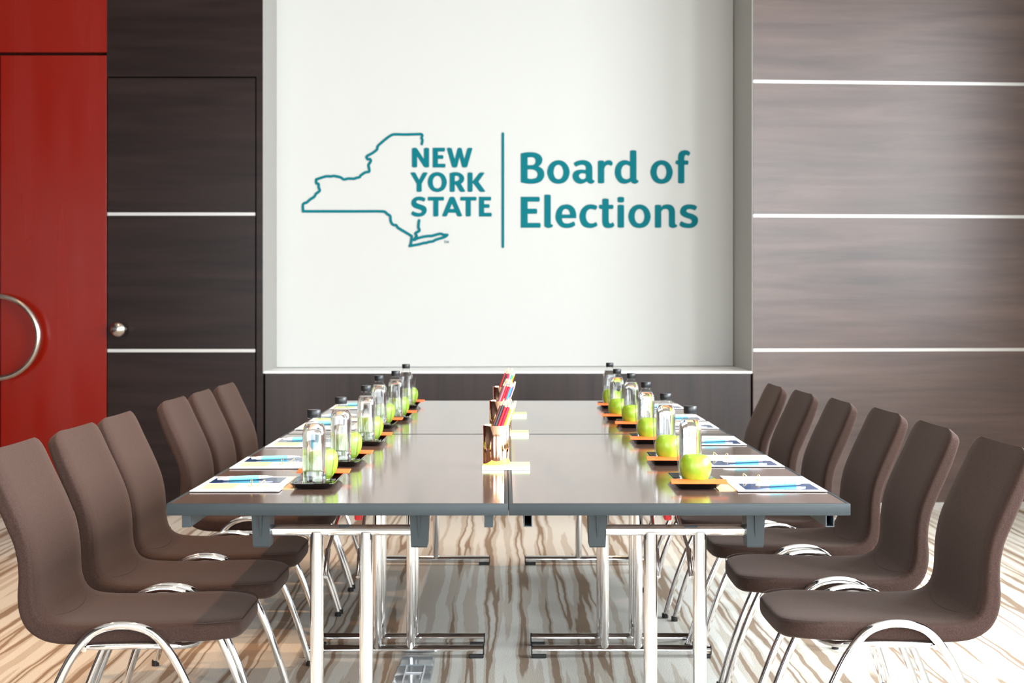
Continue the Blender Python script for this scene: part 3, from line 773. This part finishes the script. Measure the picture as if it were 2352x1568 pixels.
for side, lst in ((1, SR), (-1, SL)):
    sn = 'opposite red-door side' if side > 0 else 'red-door side'
    gs_ = 'on the side away from the red door' if side > 0 else 'on the red-door side'
    base = 0 if side > 0 else PI
    for i, (ty, tx) in enumerate(lst):
        pw = '%s place from the screen, %s' % (ordw[i], sn)
        jr = math.radians(rnd.uniform(-1.6, 1.6)) if i else 0
        def at(lx, ly, lz, cx_, cy_, a):
            ca, sa = math.cos(a), math.sin(a)
            return (cx_ + lx * ca - ly * sa, cy_ + lx * sa + ly * ca, lz)
        a = base + jr
        put(P_T, (tx, ty, T + .0017), a, 'black tray with glossy rim, %s' % pw, 'tray', 'black trays ' + gs_)
        tz = T + .0017 + .0037
        put(P_B, at(0, .064, tz, tx, ty, a), a, 'water bottle with black cap on the tray, %s' % pw, 'bottle', 'water bottles ' + gs_)
        put(P_G, at(-.011, .0, tz, tx, ty, a), a, 'clear drinking glass beside the bottle, %s' % pw, 'glass', 'drinking glasses ' + gs_)
        put(P_A, at(-.004, -.068, tz, tx, ty, a), a + rnd.uniform(-1, 1) if i else base + .3, 'green apple on the tray, %s' % pw, 'apple', 'green apples ' + gs_)
        put(P_O, at(-.001, -.109, T + .0195, tx, ty, a), a + math.radians(-2), 'orange packet across the tray edge, %s' % pw, 'packet', 'orange packets ' + gs_, rx=math.radians(8) * side)
        cy_ = ty - .012 if i else 3.50
        cx_ = side * (.649 if side > 0 else .6385)
        put(P_K, (side * (abs(tx) + .075), cy_ - side * .015, T + .0001), base, 'kraft card between tray and papers, %s' % pw, 'card', 'kraft cards ' + gs_)
        b = base + (math.radians(rnd.uniform(-1.2, 1.2)) if i else 0)
        put(P_S, at(0, 0, T + .0018, cx_, cy_, b), b, 'white paper sheets in front of the chair, %s' % pw, 'paper', 'white papers ' + gs_)
        sz = T + .0033
        put(P_N, at(.004, -.062, sz, cx_, cy_, b), b, 'glossy navy card on the papers, %s' % pw, 'card', 'navy cards ' + gs_)
        put(P_L, at(.049, .056, sz, cx_, cy_, b), b, 'lime green note on the papers, %s' % pw, 'note', 'lime notes ' + gs_)
        put(P_P, at(.012, -.058, sz + .0066, cx_, cy_, b), b + math.radians(21), 'turquoise pen on the navy card, %s' % pw, 'pen', 'turquoise pens ' + gs_)
        put(P_C, at(-.052, .062, sz + .0002, cx_, cy_, b), b + .3, 'pair of gold wire clips on the papers, %s' % pw, 'clip', 'gold clips ' + gs_)['label'] = 'gold wire clip on papers near tray, %s' % pw
        put(P_C, at(-.020, .052, sz + .0002, cx_, cy_, b), b + 2.0, 'gold wire clip beside lime note, %s' % pw, 'clip', 'gold clips ' + gs_)

# ------------------------------------------------------------------ pencil cups
cols = {'brown': (.16, .05, .035), 'dark grey': (.07, .08, .11), 'red': (.75, .02, .03), 'crimson': (.70, .01, .07), 'orange': (.9, .32, .015), 'cream': (.85, .66, .50), 'yellow': (.80, .80, .07), 'green': (.22, .62, .05),
        'white': (.85, .85, .82), 'teal': (.02, .48, .42), 'violet': (.14, .05, .42), 'blue': (.03, .12, .5), 'pink': (.85, .25, .35), 'black': (.02, .02, .02)}
LP_ = .176
def make_pencil():
    r = thing('colored_pencil', '', 'pencil')
    bm = lathe(bmesh.new(), [(.0037, 0), (.0037, LP_ - .019)], 6); bar = link('barrel', bm, M['pencil_wood'], r)
    link('tip', lathe(bmesh.new(), [(.0037, LP_ - .019), (.0012, LP_ - .003), (.0004, LP_)], 12), M['pencil_wood'], r, True, 30)
    return r
pp = make_pencil(); bar_src = [ch for ch in pp.children if ch.name.startswith('barrel')][0]
bar_mesh = {}
for k, v_ in cols.items():
    me = bar_src.data.copy(); me.materials.clear(); me.materials.append(mat('pencil_' + k.replace(' ', '_'), v_, .35)); bar_mesh[k] = me
cup_bm = lathe(bmesh.new(), [(.0003, .0), (.0362, .0), (.0366, .001), (.0366, .1035), (.0362, .104), (.0352, .104), (.0350, .1035), (.0350, .003), (.0003, .003)], 56)
cup0 = link('pencil_cup', cup_bm, M['copper'], None, True, 40)
pad0 = thing('memo_pad', '', 'note pad')
link('white_block', bx(-.064, .064, -.05, .05, 0, .0085), M['paper'], pad0)
link('lime_sheet', bx(-.063, .064, -.0495, .05, .0086, .0105), M['lime'], pad0)
cups = [(-.0265, 3.872, 'first', 'farthest from the white screen'), (-.021, 4.855, 'mid', 'in the middle of the three cups'), (-.016, 5.68, 'last', 'closest to the white screen')]
cw = ['copper cup farthest from the screen', 'middle copper cup', 'copper cup closest to the screen']
firstp = True
front_sets = [['brown', 'dark grey', 'red', 'crimson', 'orange', 'cream', 'yellow', 'green'],
              ['brown', 'pink', 'red', 'crimson', 'teal', 'violet', 'cream', 'white'],
              ['red', 'black', 'crimson', 'pink', 'teal', 'green', 'orange', 'white']]
back_sets = [['blue', 'pink', 'violet', 'white', 'teal', 'black'], ['blue', 'dark grey', 'orange', 'yellow', 'green', 'black'], ['brown', 'blue', 'violet', 'cream', 'yellow', 'dark grey']]
for ci, (cx_, cy_, _, ln) in enumerate(cups):
    zpad = TH + .0105
    p = pad0 if ci == 0 else dup(pad0)
    p.location = (cx_ + .0265 - .0005 + (0 if ci == 0 else .006), cy_ - .018 + .008, TH + .0004)
    p['label'] = 'lime-topped memo pad under the ' + cw[ci]; p['group'] = 'memo pads along the table centre'
    cu = cup0 if ci == 0 else dup(cup0)
    cu.location = (cx_, cy_, zpad + .0005)
    tag(cu, 'shiny copper pencil cup on a lime pad, ' + ln, 'pencil cup', 'copper pencil cups')
    RR = .0303; LEAN = .36
    lim = lambda x: math.sqrt(max(0, RR * RR - max(abs(x), abs(x - .0144)) ** 2))
    def edge(sy, x0_):
        out = []
        for k in range(600):
            x = x0_ + (.0300 - x0_) * k / 599; y = sy * lim(x)
            if not out or math.hypot(x - out[-1][0], y - out[-1][1]) >= .0080: out.append((x, y))
        return out
    fr = edge(-1, -.008)[:8]; pts_ = list(fr)
    for y in (-.016, -.008, .0, .008, .016):
        for k in range(6):
            q_ = (-.006 + .0085 * k + (.004 if round(y * 1000) % 16 else 0), y)
            if all(math.hypot(q_[0] - a, q_[1] - b) >= .0080 for a, b in pts_) and abs(y) < lim(q_[0]): pts_.append(q_)
    names = front_sets[ci][:len(fr)] + (back_sets[ci] * 3)
    items = [(a, b, names[k], int(k >= len(fr))) for k, (a, b) in enumerate(pts_[:len(fr) + 7])]
    for rx_, ry, cn, row in items:
        q = pp if firstp else dup(pp)
        firstp = False
        for chd in q.children:
            if chd.name.startswith('barrel'): chd.data = bar_mesh[cn]
        tmax = min(.0965, (rx_ + math.sqrt(max(0, RR * RR - ry * ry))) / LEAN)
        rim = Vector((rx_, ry, .102)); bot = Vector((rx_ - LEAN * tmax, ry, .102 - tmax))
        dirv = Vector((LEAN, 0, 1)).normalized()
        top_z = .102 + .060 + .010 * rnd.random() + (.008 if row else 0)
        q.scale = (1, 1, (top_z - bot.z) / dirv.z / LP_)
        q.rotation_mode = 'QUATERNION'
        q.rotation_quaternion = dirv.to_track_quat('Z', 'X')
        q.location = Vector((cx_, cy_, zpad + .0005)) + bot
        tag(q, '%s pencil standing in the %s' % (cn, cw[ci]), 'pencil', 'colored pencils in the ' + cw[ci])

# ------------------------------------------------------------------ clear plastic box on the carpet
fo = thing('cable_cover', 'clear grey plastic cable cover lying on the carpet between the table legs', 'cable cover', (-.292, 4.45, 0))
def rrect(hx0, hx1, y0, y1, z, rb):
    out = []
    for cx_, cy_, a0 in ((hx1 - rb, y1 - rb, 0), (hx0 + rb, y1 - rb, 90)):
        for k in range(6):
            a = math.radians(a0 + 90 * k / 5); out.append(Vector((cx_ + rb * math.cos(a), cy_ + rb * math.sin(a), z)))
    return out + [Vector((hx0, y0, z)), Vector((hx1, y0, z))]
bm = loft(bmesh.new(), [rrect(-.056, .056, .165, .30, 0, .03), rrect(-.056, .056, .165, .30, .012, .03), rrect(-.05, .05, .17, .294, .018, .026)])
link('end_flap', bm, M['cover'], fo, True, 30)
bm = bx(-.060, .056, -.25, .16, 0, .016, bev=.004)
b1 = link('cover_body', bm, M['cover'], fo, True, 30)
bm = bx(-.030, -.026, -.25, .158, .0158, .0185); box(bm, .028, .032, -.25, .158, .0158, .0185); box(bm, -.026, .028, .07, .074, .0158, .018)
link('ridge', bm, M['pen_white'], b1)

# ------------------------------------------------------------------ render settings
sc.view_settings.view_transform = 'Standard'; sc.view_settings.look = 'None'
sc.view_settings.gamma = 1; sc.view_settings.use_curve_mapping = False
sc.view_settings.exposure = 0.5
cy = sc.cycles
cy.use_denoising = True
cy.max_bounces = 12; cy.diffuse_bounces = 5; cy.glossy_bounces = 6; cy.transmission_bounces = 12; cy.transparent_max_bounces = 16
cy.sample_clamp_indirect = 6
cy.blur_glossy = 1.0
